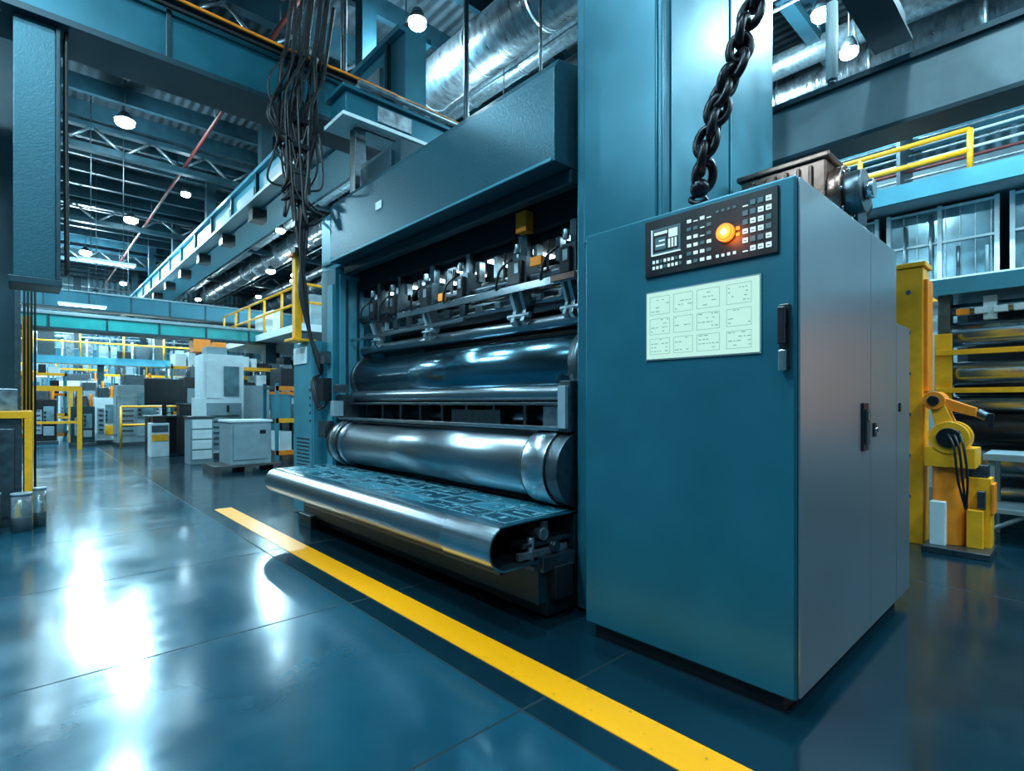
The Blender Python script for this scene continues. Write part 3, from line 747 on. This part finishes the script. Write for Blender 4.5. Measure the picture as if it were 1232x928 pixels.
def mach(x,y,w,d,h,m=WHITE):
    b=B()
    b.box(x,x+w,y,y+d,.1,h,m).box(x-.04,x+w+.04,y-.04,y+d+.04,0,.1,STEELD)
    b.box(x+.06,x+w*.45,y-.02,y,.3,h-.3,GREY).box(x+w*.5,x+w-.06,y-.02,y,h*.45,h-.2,WIN).box(x+w*.5,x+w-.06,y-.02,y,.25,h*.4,random.choice((YEL,TEALL,GREY)))
    b.box(x-.02,x,y+.1,y+d-.1,.3,h-.3,random.choice((GREY,TEALL,BLACK))).box(x+w*.2,x+w*.7,y+d*.2,y+d*.7,h,h+.3,STEELD)
    b.cyl((x+w*.85,y+.15,h),(x+w*.85,y+.15,h+.35),.04,ORG,seg=10)
    for k in range(4): b.cyl((x+w*(.15+.2*k),y+d*.5,h),(x+w*(.15+.2*k),y+d*.5,h+random.uniform(.2,.5)),.03,GALV,seg=8)
    for k in range(3): b.box(x+w*.52,x+w*.6,y-.04,y-.02,h*.5+.12*k,h*.5+.07+.12*k,BLACK)
    for k in range(5): b.box(x+.1,x+w*.4,y-.035,y-.02,.4+.14*k,.45+.14*k,STEELD)
    b.done('packaging_machine',None,.01)
for q in ((1.9,18.2,.9,.9,1.7,GREY),(3.2,16.6,.8,.8,1.9,BLACK),(-.9,26.2,1.3,1,2.0,TEALL),(1.0,28,1.4,1,2.1,WHITE),(4.4,22.0,1.3,1,2.0,GREY),(3.2,23.4,1.2,.9,1.7,WHITE),(-1.3,19.0,1,.9,1.5,TEALD),(6.3,11.3,1.5,1.2,2.2,GREY),(5.6,26.5,1.6,1.2,2.3,WHITE),(4.3,30.2,1.6,1.2,2.2,GREY),(-2.8,27.5,1.4,1.2,2.1,STEELD),(8.0,27,1.6,1.2,2.3,GREY),(1.6,33.5,2,1,2.4,WHITE),(-1.4,34,2,1,2.4,GREY),(.1,20.4,.6,.6,1.3,BLACK),(1.3,22.8,.8,.6,1.6,GREY),(.95,18.8,.5,.5,1.1,TEALD),(1.5,19.6,.5,.5,1.35,WHITE)):
    mach(*q)
for (x,y,w,h) in ((.1,17.6,1.0,1.5),(.2,21.3,.9,1.6),(.55,25.3,1.3,1.7),(4.3,17.3,1.4,1.9),(2.6,21.2,1.2,1.5)):
    b=B(); b.box(x,x+.1,y,y+.1,0,h,YEL).box(x+w-.1,x+w,y,y+.1,0,h,YEL).box(x,x+w,y,y+.1,h,h+.12,YEL).box(x+.1,x+w-.1,y+.02,y+.08,h*.45,h*.45+.06,YEL)
    b.done('safety_gate')
rail('guard_rail',[(1.9,17.5,0),(4.2,17.5,0)],1.1)
b=B(); b.box(-3.5,5.2,23.6,25.2,2.62,2.76,WHITE).box(-3.5,5.2,23.54,23.6,2.55,2.80,TEALL)
for x in (-3.5,-.6,1.9,5.0): b.box(x,x+.18,23.65,23.83,0,2.62,TEALD)
xx=-3.2
while xx<4.8:
    ww=random.uniform(.2,.6); b.box(xx,xx+ww,24.1,24.9,2.76,2.76+random.uniform(.3,1.1),random.choice((WHITE,GREY,BLACK,STEELD,TEALL,GALV))); xx+=ww+random.uniform(.05,.3)
for k in range(12): b.cyl((-3+.66*k,24.0,2.76),(-3+.66*k,24.0,2.76+random.uniform(.5,1.4)),.03,random.choice((GALV,WHITE,STEELD)),seg=8)
b.done('equipment_platform')
rail('guard_rail',[(-3.5,23.62,2.81),(5.1,23.62,2.81)],.9,r=.03)
def gantry(y,z,x0=-3.8,x1=3.8,m=TEALL,h=.45):
    b=B(); b.box(x0,x1,y,y+.35,z,z+h,m).box(x0,x1,y-.06,y+.41,z-.05,z,TEALD).box(x0,x1,y-.06,y+.41,z+h,z+h+.05,GREY)
    for x in (x0,x1-.3): b.box(x,x+.3,y+.02,y+.33,0,z-.05,TEALD)
    x=x0+.6
    while x<x1-.6: b.box(x,x+.04,y-.03,y,z,z+h,TEALD); x+=1.1
    b.box(x0+1.5,x0+1.9,y-.1,y+.45,z-.35,z-.05,YEL).box(x1-2.2,x1-1.8,y-.1,y+.45,z-.4,z-.05,ORG)
    b.cyl((x1-2,y+.1,z-1.2),(x1-2,y+.1,z-.4),.02,RUBBER,seg=6)
    b.done('gantry_crane')
gantry(16.6,3.0,-3.5,5.6,mk('green_teal_paint',(.01,.30,.30),.4,.1,4,.1),.30); gantry(19.8,3.3,-3.5,6.8); gantry(21.6,4.2,-3.5,9,TEAL,.5); gantry(29,4.4,-4,9,TEALL,.5); gantry(32,3.2,-4,9,TEAL,.5)
b=B()
b.box(-4,9,36,37.4,2.5,2.7,WHITE)
for x in range(-4,9,2): b.box(x,x+.2,36.1,36.3,0,2.5,TEALD)
b.done('mezzanine_walkway')
rail('guard_rail',[(-4,36.05,2.7),(9,36.05,2.7)],1.0,r=.04)
b=B(); b.box(5.0,9.0,13.2,20.5,3.0,3.18,WHITE)
for (x,y) in ((5.0,13.3),(5.0,20.2),(8.7,13.3),(8.7,20.2)): b.box(x,x+.2,y,y+.2,0,3.0,TEALD)
b.box(5.6,6.4,14,15.2,3.18,4.1,GREY); b.box(5.3,5.5,16,17.6,3.18,3.9,WHITE)
b.done('mezzanine_walkway')
rail('guard_rail',[(9,13.3,3.18),(5.1,13.3,3.18),(5.1,20.3,3.18)],1.0,r=.035)
b=B()
for k in range(9):
    z=4.8+.35*k; b.box(-7.9,15.9,37.6,37.75,z,z+.07,random.choice((GALV,TEALD,WHITE)))
for x in range(-7,16,3): b.box(x,x+.3,37.5,37.85,0,HC,TEALD)
b.done('steel_cladding_frame')
for i in range(6):
    x=-5+3*i; b=B(); b.box(x,x+2,37.9,37.97,5,6.6,WIN)
    for xx in (x,x+.97,x+1.95): b.box(xx,xx+.06,37.86,37.9,5,6.6,WHITE)
    b.done('window_%d'%(9+i))

# ------------------------------------------------------------------ world & camera
w=bpy.data.worlds.new('world'); scn.world=w; w.use_nodes=True
w.node_tree.nodes['Background'].inputs[0].default_value=(.02,.10,.15,1); w.node_tree.nodes['Background'].inputs[1].default_value=.3
cd=bpy.data.cameras.new('camera'); cam=bpy.data.objects.new('camera',cd); scn.collection.objects.link(cam)
cam.location=(0,0,1.2); cam.rotation_euler=(math.radians(90),0,math.radians(-42.6))
cd.sensor_width=36; cd.lens=638/1232*36; cd.shift_y=21/1232; cd.clip_start=.05; cd.clip_end=200
scn.camera=cam
